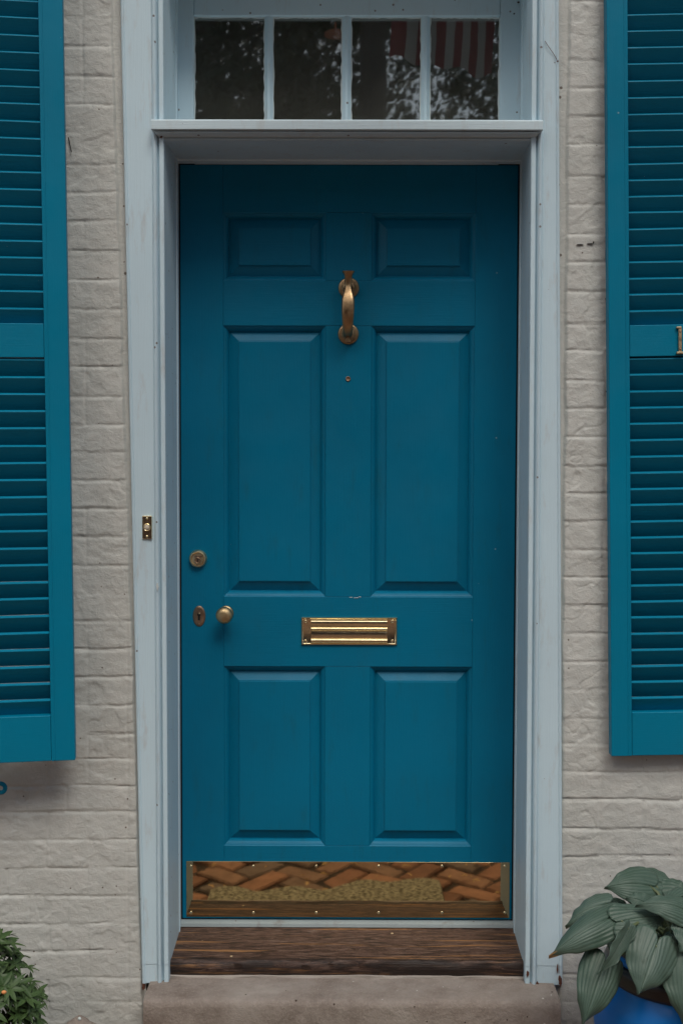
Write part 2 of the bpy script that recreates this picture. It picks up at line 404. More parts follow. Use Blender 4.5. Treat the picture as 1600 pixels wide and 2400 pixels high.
def wall_part(side):
    LE = at(lx_in(1150), 1150, YC).x; RE = at(rx_in(1150), 1150, YC).x
    courses = sorted(Z(230 if side < 0 else 1370, y, YW) for y in (LC if side < 0 else RC))
    while courses[-1] < 3.6: courses.append(courses[-1] + .0775)
    while courses[0] > -.06: courses.insert(0, courses[0] - .074)
    courses = np.array(courses)
    if side < 0: xs = np.concatenate([np.arange(-2.3, -1.05, .012), np.arange(-1.05, LE + .03, .0028)])
    else: xs = np.concatenate([np.arange(RE - .03, 1.05, .0028), np.arange(1.05, 2.3, .012)])
    zs = np.concatenate([np.arange(-.05, 2.78, .0028), np.arange(2.78, 3.6, .012)])
    Xg, Zg = np.meshgrid(xs, zs)
    wob = .0045 * fbm(Xg * 7, Zg * 7, 3, side + 3) + .002 * fbm(Xg * 30, Zg * 30, 2, side + 9)
    zz = Zg + wob
    k = np.clip(np.searchsorted(courses, zz) - 1, 0, len(courses) - 2)
    dz = np.minimum(zz - courses[k], courses[k + 1] - zz)
    rng = np.random.RandomState(11 + side)
    dx = np.full(Xg.shape, 9.0); bid = np.zeros(Xg.shape)
    edge0 = (LE - .016) if side < 0 else (RE + .012)
    wx = Xg + .004 * fbm(Xg * 9, Zg * 9, 3, side + 20)
    for c in range(len(courses) - 1):
        js = [edge0]; i = 0
        first = rng.choice([.205, .10, .155, .10])
        s = side
        p = edge0 + s * first; js.append(p)
        while abs(p) < 2.5:
            p += s * (rng.choice([.205, .105, .105]) + rng.uniform(-.006, .006)); js.append(p)
        js = np.sort(np.array(js)); msk = k == c
        xx = wx[msk]; ii = np.clip(np.searchsorted(js, xx), 1, len(js) - 1)
        dx[msk] = np.minimum(np.abs(xx - js[ii - 1]), np.abs(js[ii] - xx)); bid[msk] = c * 37 + ii
    bid = bid.astype(int)
    rr = np.random.RandomState(5).rand(8192, 4)
    r = rr[bid % 8192]
    def groove(d, wdt): return np.clip(1 - d / wdt, 0, 1) ** 1.3
    # joints: under the upper brick an undercut line, paint-filled in places
    fillz = np.clip(.62 + 1.3 * fbm(Xg * 7, Zg * 12, 3, 40), .10, 1.25)
    fillx = np.clip(.62 + 1.1 * fbm(Xg * 11, Zg * 5, 3, 50), .12, 1.1)
    h = -.0030 * fillz * groove(dz, .0070) - .0028 * fillx * groove(dx, .0065)
    # a sharper dark line at the top of each joint, where the brick above overhangs
    dtop = np.abs(zz - courses[np.clip(np.searchsorted(courses, zz + .03) - 0, 0, len(courses) - 1)])
    up = np.minimum(np.abs(zz - .0035 - courses[k]), np.abs(zz - .0035 - courses[k + 1]))
    crack = np.clip(fbm(Xg * 8, Zg * 8, 3, 60) * 2.2 + .25, 0, 1)
    h += -.0038 * crack * np.clip(1 - up / .0022, 0, 1)
    # brick faces
    h += (r[..., 0] - .5) * .0022 + (r[..., 1] - .5) * .020 * (zz - (courses[k] + courses[k+1]) / 2) 
    h += .0020 * fbm(Xg * 14, Zg * 18, 4, 70) + .0012 * fbm(Xg * 50, Zg * 75, 3, 80)
    # chipped ledges following noise contours
    cn = fbm(Xg * 11, Zg * 11, 3, 90)
    h += -.0016 * np.clip((cn - .28) * 26, 0, 1) + .0012 * np.clip((-.34 - cn) * 22, 0, 1)
    crk = np.abs(fbm(Xg * 5.5 + 2, Zg * 6.5, 4, 100)); msk2 = np.clip(fbm(Xg * 4, Zg * 4, 2, 110) * 3, 0, 1)
    h += -.0022 * np.clip(1 - crk / .012, 0, 1) * msk2
    # mortar strip against the frame
    swd = .0145 + .004 * (Zg - 1.5)
    es = (LE - swd - wx) if side < 0 else (wx - (RE + swd * .8))
    # the frame leans: follow it
    pys = 1085 + (1.496 - Zg) * 940
    lean = ((283 + 51 * pys / 2300) - lx_in(1150)) / 934 if side < 0 else ((1308 + 9 * pys / 2300) - rx_in(1150)) / 934
    es = es + (lean if side < 0 else -lean)
    t = np.clip(es / .006 + .5, 0, 1); t = t * t * (3 - 2 * t)
    strip = -.010 + .0010 * fbm(Xg * 30, Zg * 12, 3, 120)
    h = h * t + strip * (1 - t)
    h = h * .88
    P = np.stack([Xg, YW - h, Zg], -1)
    return P
wall = empty('brick_wall', (0, 0, 0))
tag(wall, 'painted brick house front in pale grey beige, surrounding the teal door', 'wall')
for s in (-1, 1):
    o = grid_mesh('brick_face', wall_part(s), M['brick'], wall)
b = MB()
xl = at(lx_in(1150), 1150, YC).x + .02; xr = at(rx_in(1150), 1150, YC).x - .02
b.box(-2.3, xl - .008, YW + .016, .10, -.06, 3.6); b.box(xr + .008, 2.3, YW + .016, .10, -.06, 3.6); b.box(xl - .008, xr + .008, YW + .016, .10, 2.95, 3.6)
b.build('wall_core', M['brick'], wall)
b = MB(); b.box(-2.3, 2.3, YW - .26, .1, 3.6, 3.75); b.box(-2.3, 2.3, YW - .16, YW - .0, 3.5, 3.6)
b.build('added_cornice', M['white_h'], wall, bevel=.01)  # overhang out of view, added to cut sky light on the upper wall

# ------------------------------------------------------------------ door frame
frame = empty('door_frame', (0, 0, STEP))
tag(frame, 'tall white painted timber door frame with beaded casings and a transom bar', 'door frame')
INV = Matrix.Translation((0, 0, -STEP))
def adopt(o, root):
    o.parent = root; o.matrix_parent_inverse = root.matrix_basis.inverted(); return o

ZT = 3.02
def casing(side):
    # inner / outer edge x at bottom (py 2301) and at top
    if side < 0: ib, it, ob, ot = (396, 2301), (383, 0), (334, 2301), (283, 0)
    else: ib, it, ob, ot = (1229, 2321), (1246, 0), (1317, 2321), (1308, 0)
    def ln(a, b, z):
        A, B = at(*a, YC), at(*b, YC); t = (z - A.z) / (B.z - A.z); return A.x + (B.x - A.x) * t
    rings = []
    zs = [STEP - .004, STEP + .045, STEP + .0455, STEP + .5, 1.2, 1.8, 2.4, ZT]
    rg = random.Random(side + 4)
    for i, z in enumerate(zs):
        xi, xo = ln(ib, it, z), ln(ob, ot, z)
        wd = abs(xo - xi); s = side
        e = .0012 if i <= 1 else 0
        prof = [(0, .02), (0, -.0035), (.0015, -.0005 - .0045), (.0105, -.0050), (.012, -.003), (.0125, .0035), (.0150, .0045), (.0165, .001),
                (.0175, -.0060), (.0195, -.0095), (.0225, -.0110), (.0255, -.0095), (.0275, -.0060), (.0285, -.002), (.030, -.0005), (.033, -.0008),
                (wd - .009, -.0035), (wd - .0075, -.0060), (wd - .005, -.0075), (wd - .0018, -.006), (wd, -.002), (wd, .02)]
        rings.append([(xi + s * o_, YC + y_ + e, z) for o_, y_ in prof])
    b = MB(); b.loft(rings)
    o = b.build('casing', M['white'], None)
    smooth_by_angle(o, 40); adopt(o, frame)
    return ln, (ib, it, ob, ot)
lnL, cL = casing(-1); lnR, cR = casing(1)

# door opening edges (plane y=0)
DL = (X(420, 386, 0) + X(430, 2150, 0)) / 2; DR = (X(1210, 388, 0) + X(1201, 2154, 0)) / 2
DT = (Z(420, 385, 0) + Z(1210, 388, 0)) / 2; DB = (Z(430, 2152, 0) + Z(1201, 2155, 0)) / 2
print('door', DL, DR, DT, DB, DR - DL, DT - DB)

def jamb(side):
    b = MB(); rings = []
    for z in (STEP - .004, ZT):
        xi = lnL(cL[0], cL[1], z) if side < 0 else lnR(cR[0], cR[1], z)
        xd = DL - .0035 if side < 0 else DR + .0035
        s = side
        pts = [(xi + s * .0005, YC + .001), (xi + s * .0005, YC + .004), (xd * .35 + xi * .65, -.150), (xd, -.012), (xd, -.004), (xd + s * .006, -.0035), (xd + s * .006, .09), (xd + s * .10, .09), (xd + s * .10, YC + .012), (xi + s * .03, YC + .012), (xi + s * .03, YC + .001)]
        # ordinary straight reveal with a shallow stepped stop next to the door
        xm = xi + (xd - xi) * .80
        pts = [(xi, YC + .0185), (xm, -.042), (xm, -.0415), (xm - s * .0025, -.0405), (xd, -.010), (xd, -.002), (xd + s * .006, -.001), (xd + s * .006, .09), (xd + s * .075, .09), (xd + s * .075, YC + .0185)]
        rings.append([(x, y, z) for x, y in pts])
    b.loft(rings); o = b.build('side_jamb', M['white'], None); adopt(o, frame)
jamb(-1); jamb(1)

# transom bar: profile (y, z) swept along x
def barx(px, py, Y): return at(px, py, Y).x
zt0 = (Z(354, 279, YC - .03) + Z(1271, 283, YC - .03)) / 2
zf1 = (Z(354, 302, YC - .03) + Z(1271, 306, YC - .03)) / 2
xl0, xr0 = X(354, 290, YC - .03), X(1272, 290, YC - .03)
b = MB()
prof = [(.03, zt0 + .012), (YC - .026, zt0 + .002), (YC - .0285, zt0), (YC - .030, zt0 - .002), (YC - .030, zf1 + .001), (YC - .028, zf1), (.03, zf1)]
b.loft([[(x, y, z) for y, z in prof] for x in np.linspace(xl0, xr0, 24)])
o = b.build('transom_bar', M['white_h'], None, bevel=.0012); adopt(o, frame)
# bead and cove mould below the bar
zb = zf1 - .002; KM = (zb - (DT + .0015)) / .037; print('KM', KM)
zc1 = (Z(810, 331, YC) ); 
b = MB()
prof = [(YC + .04, zb), (YC - .020, zb), (YC - .0235, zb - .003 * KM), (YC - .024, zb - .006 * KM), (YC - .021, zb - .0095 * KM), (YC - .016, zb - .011 * KM), (YC - .006, zb - .018 * KM), (YC + .001, zb - .026 * KM), (YC + .003, zb - .031 * KM), (YC - .003, zb - .0325 * KM), (YC - .003, zb - .037 * KM), (YC + .04, zb - .037 * KM)]
xa, xb_ = lnL(cL[0], cL[1], 2.25) + .002, lnR(cR[0], cR[1], 2.25) - .002
ring = []
for x, wd in ((xl0 + .006, 0), (xr0 - .006, 0)): ring.append([(x + (1 if x < 0 else -1) * max(0, (zb - z) * .9), y, z) for y, z in prof])
b.loft(ring); o = b.build('bar_mould', M['white_h'], None); smooth_by_angle(o, 30); adopt(o, frame)
zs_ = zb - .037 * KM
# head jamb (soffit)
b = MB()
pr = [(YC + .002, zs_ + .012), (YC + .002, zs_ - .001), (YC + .022, zs_ - .001), (YC + .024, zs_ - .0005), (YC + .05, zs_ - .0005), (YC + .052, zs_ + .002), (-.03, DT + .006), (-.026, DT + .0025), (-.004, DT + .0015), (-.003, DT + .008), (.09, DT + .008), (.09, zs_ + .012)]
b.loft([[(x, y, z) for y, z in pr] for x in (xa - .02, xb_ + .02)])
o = b.build('head_jamb', M['white_h'], None); adopt(o, frame)
# rough-edged dark gap line around the door
b = MB(); b.box(DL - .012, DR + .012, .006, .03, DT, DT + .012); b.box(DL - .012, DL, .006, .03, DB - .02, DT); b.box(DR, DR + .012, .006, .03, DB - .02, DT)
o = b.build('door_gap', M['gap'], None); adopt(o, frame)
# paint runs / chips at the frame feet
for (px, py, sx, sz, mm) in ((1258, 2312, .006, .012, 'bare'), (1312, 2300, .005, .016, 'bare'), (1236, 2284, .004, .009, 'bare'), (337, 2313, .0045, .011, 'bare'), (1306, 2272, .002, .018, 'bare')):
    p = at(px, py, YC - .0075); b = MB(); rg = random.Random(px)
    ring = [(p.x + sx * math.cos(a) * rg.uniform(.5, 1.1), p.y, p.z + sz * math.sin(a) * rg.uniform(.5, 1.1)) for a in np.linspace(0, 2*math.pi, 12)[:-1]]
    b.loft([ring, [(x, y + .006, z) for x, y, z in ring]])
    o = b.build('paint_chip', M[mm], None); adopt(o, frame)

for (px, py, sx, sz, Y_, root_, nm, mm) in ((1358, 573, .009, .0012, YW - .003, wall, 'mark', 'gap'), (1382, 571, .007, .0014, YW - .003, wall, 'mark', 'gap'), (1390, 568, .002, .003, YW - .003, wall, 'mark', 'gap'),
        (295, 1150, .006, .009, YW + .006, wall, 'mark', 'bare'), (1306, 143, .0028, .0028, YC - .0075, frame, 'dirt_spot', 'bare'), (1299, 147, .004, .0009, YC - .0035, frame, 'dirt_spot', 'bare'),
        (1214, 5, .0035, .003, -.004, frame, 'dirt_spot', 'gap'), (1204, 32, .003, .002, -.004, frame, 'dirt_spot', 'gap'), (378, 321, .004, .003, YC - .006, frame, 'dirt_spot', 'bare'), (415, 263, .0025, .0025, -.006, frame, 'dirt_spot', 'gap'), (369, 1376, .0035, .011, YC - .014, frame, 'paint_blister', 'chip')):
    p = at(px, py, Y_); b = MB(); rg = random.Random(px + py)
    ring = [(p.x + sx * math.cos(a) * rg.uniform(.5, 1.1), p.y, p.z + sz * math.sin(a) * rg.uniform(.5, 1.1)) for a in np.linspace(0, 2*math.pi, 12)[:-1]]
    b.loft([ring, [(x, y + .008, z) for x, y, z in ring]])
    adopt(b.build(nm, M[mm], None), root_)

b = MB(); b.tube([at(1276, 96, YC - .003), at(1285, 110, YC - .006), at(1297, 127, YC - .006), at(1304, 140, YC - .008)], .0007, 5); adopt(b.build('cobweb_strand', M['bare'], None), frame)
# ------------------------------------------------------------------ transom window
win = empty('transom_window', (0, 0, zt0))
tag(win, 'four pane transom window above the teal door with white glazing bars', 'window')
ys = -.002
gx = [X(454, 150, ys), X(620, 150, ys), X(639, 150, ys), X(802, 150, ys), X(822, 150, ys), X(987, 150, ys), X(1007, 150, ys), X(1171, 150, ys)]
gz = Z(810, 37, ys); zlo = zt0 - .02
sxl, sxr = X(415, 150, ys), X(1214, 150, ys)
b = MB(); b.box(sxl - .01, gx[0], ys, .045, zlo, gz + .075); b.box(gx[7], sxr + .01, ys, .045, zlo, gz + .075)
b.box(gx[0], gx[7], ys + .0005, .045, gz, gz + .075); b.box(gx[0], gx[7], ys + .0005, .045, zlo - .02, zlo + .012)
adopt(b.build('sash', M['white'], None, bevel=.004, seg=3), win)
b = MB(); b.box(sxl - .05, sxr + .05, YC + .02, .06, gz + .0755, gz + .10); adopt(b.build('head', M['white_h'], None, bevel=.002), win)
for i in (1, 3, 5):
    b = MB(); cx = (gx[i] + gx[i+1]) / 2; hw = (gx[i+1] - gx[i]) / 2
    pr = [(-hw, .014), (-hw, .008), (-hw * .55, .003), (-.0035, .0), (.0035, .0), (hw * .55, .003), (hw, .008), (hw, .014)]
    b.loft([[(cx + x_, y_, z) for x_, y_ in pr] for z in (zlo, gz + .002)])
    o = b.build('muntin', M['white'], None); adopt(o, win)
for i in (0, 2, 4, 6):
    # putty edge with ragged inside and the pane itself
    b = MB(); b.box(gx[i] - .003, gx[i+1] + .003, .0105, .0135, zlo - .005, gz + .004)
    o = b.build('pane', M['glass'], None); adopt(o, win)
    rg = random.Random(i)
    b = MB()
    def edge(p, q, nrm):
        n = 26; A = []; B_ = []
        for k in range(n + 1):
            t = k / n; x = p[0] + (q[0]-p[0]) * t; z = p[1] + (q[1]-p[1]) * t
            wv = .0022 + rg.uniform(-.0010, .0022)
            A.append((x, .0092, z)); B_.append((x + nrm[0] * wv, .0098, z + nrm[1] * wv))
        b.loft([A, B_], closed=False, cap=False)
    edge((gx[i], zlo), (gx[i], gz), (1, 0)); edge((gx[i+1], zlo), (gx[i+1], gz), (-1, 0)); edge((gx[i], gz), (gx[i+1], gz), (0, -1))
    o = b.build('putty', M['chip'], None); adopt(o, win)

# hallway behind the glass
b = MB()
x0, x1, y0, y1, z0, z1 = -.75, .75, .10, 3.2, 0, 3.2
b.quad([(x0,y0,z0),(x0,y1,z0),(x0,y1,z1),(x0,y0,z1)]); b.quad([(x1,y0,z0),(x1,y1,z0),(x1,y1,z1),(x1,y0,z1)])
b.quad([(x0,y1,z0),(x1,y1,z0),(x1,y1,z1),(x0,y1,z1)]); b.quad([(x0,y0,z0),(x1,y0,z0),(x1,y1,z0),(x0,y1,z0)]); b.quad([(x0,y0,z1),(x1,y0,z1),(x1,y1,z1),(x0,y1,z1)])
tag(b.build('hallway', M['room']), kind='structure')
lp = at(786, 83, 1.2)
b = MB(); b.lathe([(.002, .02), (.02, .018), (.040, .008), (.042, 0), (.03, -.004), (.002, -.005)], lp, 'Z', 32); b.tube([(lp.x, lp.y, lp.z + .02), (lp.x, lp.y, 3.2)], .004, 6)
lo = b.build('pendant_lamp', M['lamp'], smooth=True); tag(lo, 'small pinkish pendant lamp seen through the transom window behind the middle bar', 'lamp')

# ------------------------------------------------------------------ the door
door = empty('front_door', (DL, .02, DB))
tag(door, 'teal blue six panel front door with brass knocker, mail slot and kick plate', 'door')
D_ = 1.0204
def avgx(pxs, py, Y=0): return sum(X(p * D_, py * D_, Y) for p in pxs) / len(pxs)
cols = [(X(513*D_, 900, 0), X(748*D_, 900, 0)), (X(852*D_, 900, 0), X(1089*D_, 900, 0))]
rows = [(Z(800, 645*D_, 0), Z(800, 488*D_, 0)), (Z(800, 1371*D_, 0), Z(800, 748*D_, 0)), (Z(800, 1943*D_, 0), Z(800, 1531*D_, 0))]
DY = .042
b = MB(); b.box(DL, cols[0][0], 0, DY, DB, DT); b.box(cols[1][1], DR, 0, DY, DB, DT); 
adopt(b.build('stile', M['door_v'], None, bevel=.0012), door)
b = MB()
for z0, z1 in ((DB, rows[2][0]), (rows[2][1], rows[1][0]), (rows[1][1], rows[0][0]), (rows[0][1], DT)): b.box(cols[0][0] + .0002, cols[1][1] - .0002, .0004, DY, z0, z1)
adopt(b.build('rail', M['door'], None, bevel=.0010), door)
b = MB()
for r0, r1 in rows: b.box(cols[0][1], cols[1][0], .0009, DY, r0 + .0002, r1 - .0002)
adopt(b.build('mullion', M['door_v'], None, bevel=.0010), door)
for ri, (r0, r1) in enumerate(rows):
    for (c0, c1) in cols:
        b = MB()
        c0, c1, q0, q1 = c0 - .0003, c1 + .0003, r0 - .0003, r1 + .0003
        prof = [(0, .0008), (.0018, .0024), (.0026, .0044), (.0062, .0064), (.0100, .0100), (.0132, .0150), (.0148, .0200), (.0158, .0202), (.0166, .0198),
                (.0400, .0080), (.0414, .0078), (.0420, .0042), (.0440, .0036)]
        rings = []
        for ins, y in prof:
            rings.append([(c0+ins, y, q0+ins), (c1-ins, y, q0+ins), (c1-ins, y, q1-ins), (c0+ins, y, q1-ins)])
        rings = [[(x, .035, z) for x, y, z in rings[0]]] + rings
        b.loft(rings)
        o = b.build('panel', M['door'] if ri == 0 else M['door_v'], None); smooth_by_angle(o, 12); adopt(o, door)
# small white nick on the lock rail joint
b = MB()
for (px, py, wd) in ((822, 1400, .004), (834, 1401, .006), (843, 1399, .003)):
    p = at(px, py, -.0003); b.box(p.x - wd/1, p.x + wd/1, -.0006, .002, p.z - .0008, p.z + .0007)
adopt(b.build('paint_nick', M['chip'], None), door)

# kick plate
b = MB(); kx0, kx1 = X(437, 2080, -.002), X(1193, 2080, -.002); kz0, kz1 = (Z(437, 2148, -.002) + Z(1193, 2152, -.002)) / 2, (Z(437, 2019, -.002) + Z(1193, 2021, -.002)) / 2
b.box(kx0, kx1, -.0022, .001, kz0, kz1)
kp = b.build('kick_plate', M['plate'], None, bevel=.0006); adopt(kp, door)
for px in (448, 594, 741, 887, 1035, 1182):
    for py in (2030, 2139):
        p = at(px, py, -.002); b = MB(); b.lathe([(.0042, 0), (.0040, .001), (.003, .0019), (.0005, .0024)], (p.x, -.0022, p.z), n=16)
        s_ = b.build('screw', M['brass'], None, smooth=True); s_.parent = kp; s_.matrix_parent_inverse = (kp.matrix_parent_inverse.inverted() @ Matrix.Identity(4)) if False else door.matrix_basis.inverted() @ Matrix.Identity(4)
        s_.matrix_parent_inverse = kp.matrix_parent_inverse.inverted() @ door.matrix_basis.inverted()
def sub(o, part, root):
    """child of a part whose own world transform is the identity"""
    o.parent = part; o.matrix_parent_inverse = Matrix.Identity(4); return o
for o in kp.children: o.matrix_parent_inverse = Matrix.Identity(4)

# mail slot
mx0, mx1 = X(706, 1480, -.004), X(930, 1480, -.004); mz0, mz1 = Z(818, 1512, -.004), Z(818, 1447, -.004)
b = MB(); 
rg = [(0, .001), (0, -.0035), (.0012, -.0050), (.0035, -.0050), (.0048, -.0032), (.006, -.0028)]
rings = [[(mx0+i, y, mz0+i), (mx1-i, y, mz0+i), (mx1-i, y, mz1-i), (mx0+i, y, mz1-i)] for i, y in rg]
b.loft(rings); ms = b.build('mail_slot', M['brass'], None); smooth_by_angle(ms, 50); adopt(ms, door)
fx0, fx1 = X(729, 1480, -.006), X(907, 1480, -.006)
zz0, zz1 = mz0 + .0055, mz1 - .0085; H_ = zz1 - zz0
b = MB(); n = 64; pts = []
for i in range(n + 1):
    t = i / n; z = zz0 + H_ * t
    def bumpf(c, wv, hh): return hh * math.sqrt(max(0, 1 - ((t - c) / wv) ** 2))
    y = -.0040 - max(bumpf(.10, .10, .0055), bumpf(.88, .12, .0035), bumpf(.62, .075, .0050), bumpf(.745, .05, .0022), bumpf(.36, .13, .0012))
    pts.append((y, z))
ring = lambda x: [(x, .0, zz0)] + [(x, y, z) for y, z in pts] + [(x, .0, zz1)]
b.loft([ring(fx0), ring(fx0 + .0008), ring(fx1 - .0008), ring(fx1)]); f = b.build('flap', M['brass'], None); smooth_by_angle(f, 50); sub(f, ms, door)
for px in (712.5, 923):
    for py in (1457, 1503):
        p = at(px + 4 if px < 800 else px - 4, py, -.003); b = MB(); b.lathe([(.0048, 0), (.0046, .0014), (.0034, .0022), (.0022, .0012), (.0005, .001)], (p.x, -.0028, p.z), n=18); o = b.build('screw', M['brass'], None, smooth=True); sub(o, ms, door)

# knob
p = at(530, 1437, 0); kc = (p.x, 0, p.z)
b = MB(); b.lathe([(.0205, 0), (.0205, .002), (.018, .004), (.012, .006), (.009, .012), (.009, .026), (.012, .030), (.019, .034), (.0225, .040), (.0228, .046), (.0205, .053), (.015, .0575), (.008, .0595), (.001, .060)], kc, n=48)
adopt(b.build('knob', M['knob'], None, smooth=True), door)
# keyhole escutcheon
p = at(467, 1444, 0); b = MB()
def oval(rx, rz, y): return [(p.x + rx * math.cos(a), y, p.z + rz * math.sin(a)) for a in np.linspace(0, 2*math.pi, 41)[:-1]]
b.loft([oval(.0172, .0285, .0005), oval(.0172, .0285, -.001), oval(.0155, .0268, -.0024), oval(.012, .022, -.0028), oval(.006, .012, -.003)])
es = b.build('keyhole_plate', M['bronze'], None, smooth=True); adopt(es, door)
b = MB(); b.lathe([(.0045, 0), (.0045, .0036), (.004, .0037)], (p.x, 0, p.z + .004), n=20); b.box(p.x - .003, p.x + .003, -.0036, 0, p.z - .011, p.z + .003)
sub(b.build('keyhole', M['gap'], None), es, door)
b = MB(); b.lathe([(.0022, .0025), (.0022, .0042), (.0005, .0046)], (p.x + .001, 0, p.z + .0075), n=12); sub(b.build('cover_pin', M['bone'], None, smooth=True), es, door)
for s in (-1, 1):
    b = MB(); b.lathe([(.0022, .001), (.002, .0032), (.0004, .0036)], (p.x, 0, p.z + s * .022), n=12); sub(b.build('screw', M['bronze'], None, smooth=True), es, door)
# dead bolt
p = at(463.5, 1310, -.01); c = (p.x, 0, p.z)
b = MB(); b.lathe([(.0245, 0), (.0242, .004), (.0225, .010), (.0205, .0130), (.0185, .0135), (.0168, .0105), (.0160, .0092), (.001, .0090)], c, n=48)
dbt = b.build('deadbolt', M['lock'], None, smooth=True); adopt(dbt, door); smooth_by_angle(dbt, 40)
b = MB(); b.lathe([(.0085, .008), (.0085, .0125), (.0072, .0135), (.006, .0130), (.0055, .011), (.0005, .0108)], (c[0], 0, c[2] - .004), n=28); b.box(c[0] - .009, c[0] + .011, -.0115, -.008, c[2] + .0045, c[2] + .0085)
o = b.build('cylinder', M['bronze'], None); smooth_by_angle(o, 40); sub(o, dbt, door)
b = MB(); b.box(c[0] - .0008, c[0] + .0008, -.0122, -.010, c[2] - .009, c[2] + .001); sub(b.build('key_slot', M['gap'], None), dbt, door)

# knocker
kn = None
pu = at(817, 675, 0); pl_ = at(816, 783, 0)
def rosette(p):
    b = MB(); b.lathe([(.0282, 0), (.0280, .003), (.0262, .0058), (.0228, .0068), (.0195, .0062), (.0180, .0070), (.0170, .0105), (.0140, .0125), (.009, .0130), (.001, .0130)], (p.x, 0, p.z), n=48)
    return b
hb = MB()
secs = [(636, 14.2, .048, .012), (638.5, 14.0, .048, .0118), (643, 10.0, .047, .009), (652, 8.6, .045, .0075), (666, 8.4, .043, .0072), (675, 8.0, .044, .0075), (686, 10.5, .049, .0075), (697, 14.0, .054, .0072), (704, 14.7, .057, .0075),
        (722, 14.8, .060, .0078), (742, 13.9, .058, .0080), (760, 12.6, .050, .0080), (774, 11.6, .038, .0080), (782, 11.0, .026, .0085), (786, 9.5, .014, .008)]
rings = []
cen = []
for (py, hw, outd, th) in secs:
    q = at(816.2 - (py - 640) * .012, py, -outd); cen.append(q)
for i, (py, hw, outd, th) in enumerate(secs):
    q = cen[i]; t = (cen[min(i+1, len(cen)-1)] - cen[max(i-1, 0)]).normalized()
    if i < 2: t = Vector((0, 0, -1))
    nrm = Vector((1, 0, 0)).cross(t).normalized()
    w_ = hw / F * 3.02
    ring = []
    for k in range(24):
        a = 2*math.pi*k/24; ca, sa = math.cos(a), math.sin(a)
        ex = .62
        ring.append(q + Vector((1,0,0)) * w_ * math.copysign(abs(ca) ** ex, ca) + nrm * th * math.copysign(abs(sa) ** ex, sa))
    rings.append(ring)
hb.loft(rings)
kn = hb.build('knocker', M['antique'], None); smooth_by_angle(kn, 40); adopt(kn, door)
for pp in (pu, pl_):
    o = rosette(pp).build('rosette', M['antique'], None); smooth_by_angle(o, 50); sub(o, kn, door)
b = MB(); b.lathe([(.010, .010), (.0085, .030), (.0085, .045)], (pu.x, 0, pu.z), n=20)
for s in (-1, 1): b.lathe([(.0035, .012), (.0035, .017), (.001, .018)], (pu.x + s * .0118, 0, pu.z - .001), n=12)
sub(b.build('pivot', M['antique'], None, smooth=True), kn, door)
b = MB(); q0 = at(815, 786, -.012)
b.loft([[ (q0.x + sx * w_, -.008 - o_ , q0.z + dz_) for sx, o_ in ((-1, 0), (1, 0), (1, .016), (-1, .016))] for w_, dz_ in ((.0062, .004), (.0050, -.004), (.0052, -.011), (.0080, -.016), (.0080, -.019))])
o = b.build('striker', M['antique'], None, bevel=.001); sub(o, kn, door)
# peg hole
p = at(815.5, 888, 0); b = MB(); b.lathe([(.0068, 0), (.0066, .0018), (.0052, .0022), (.0042, .0006), (.0005, .0005)], (p.x, .0008, p.z), n=20)
adopt(b.build('screw_eye', M['bronze'], None, smooth=True), door)
# weather bar under the door
b = MB(); b.loft([[(x, y, z) for y, z in ((.04, DB - .005), (-.004, DB - .005), (-.014, DB - .008), (-.017, DB - .018), (.04, DB - .018))] for x in (DL - .012, DR + .004)])
o = b.build('weather_strip', M['weather'], None, bevel=.0015); adopt(o, frame)

# ------------------------------------------------------------------ threshold and step
def rough_profile(prof, x0f, x1f, amp, n=90, seed=1):
    rings = []
    for i in range(n + 1):
        t = i / n; ring = []
        for k, (y, z, a) in enumerate(prof):
            x = x0f(y) * (1 - t) + x1f(y) * t
            nz = float(fbm(np.array(t * 9 + seed), np.array(k * .35 + seed), 4, seed)); nz2 = float(fbm(np.array(t * 14 + seed + 5), np.array(k * .35), 4, seed + 3))
            ring.append((x, y + nz * amp * a, z + nz2 * amp * a * .7))
        rings.append(ring)
    return rings
def slx(y): # left end of sill as a function of depth: follows the reveal
    t = (y - YC) / (0 - YC); return lnL(cL[0], cL[1], STEP + .05) * (1 - t) + (DL) * t - .004
def srx(y):
    t = (y - YC) / (0 - YC); return lnR(cR[0], cR[1], STEP + .05) * (1 - t) + (DR) * t + .004
ts = DB - .019
fy = -.2
prof = [(.03, STEP + .0005, 0), (.03, ts + .001, 0), (-.010, ts + .001, 0), (-.06, ts - .004, .3), (-.12, ts - .008, .3), (-.180, ts - .011, .5), (fy, STEP + .043, 1), (fy - .006, STEP + .036, 1), (fy - .007, STEP + .018, 1), (fy - .004, STEP + .007, 1), (fy, STEP + .0005, 0)]
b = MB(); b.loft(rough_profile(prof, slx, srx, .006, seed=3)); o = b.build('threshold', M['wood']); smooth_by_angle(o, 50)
tag(o, 'dark weathered wooden threshold board under the teal door', 'threshold')
# ragged pale mortar line under the threshold
b = MB(); b.loft(rough_profile([(fy + .01, STEP - .002, 0), (fy - .009, STEP - .002, 1), (fy - .009, STEP + .004, 1), (fy + .01, STEP + .005, 0)], slx, srx, .006, seed=8)); tt = b.build('mortar_line', M['caulk']); tt.parent = o
# step
sxl_, sxr_ = X(336, 2360, -.33), X(1313, 2360, -.33)
prof = [(.05, -.06, 0), (.05, STEP, 0), (-.05, STEP, 0), (-.2, STEP, .15), (-.31, STEP - .001, .3), (-.322, STEP - .003, .5), (-.330, STEP - .009, .5), (-.332, STEP - .02, .5), (-.333, .08, .8), (-.333, -.06, .5)]
b = MB(); b.loft(rough_profile(prof, lambda y: sxl_, lambda y: sxr_, .004, seed=12)); o = b.build('doorstep', M['stone']); smooth_by_angle(o, 50)
tag(o, 'single brownstone doorstep below the wooden threshold', 'doorstep')

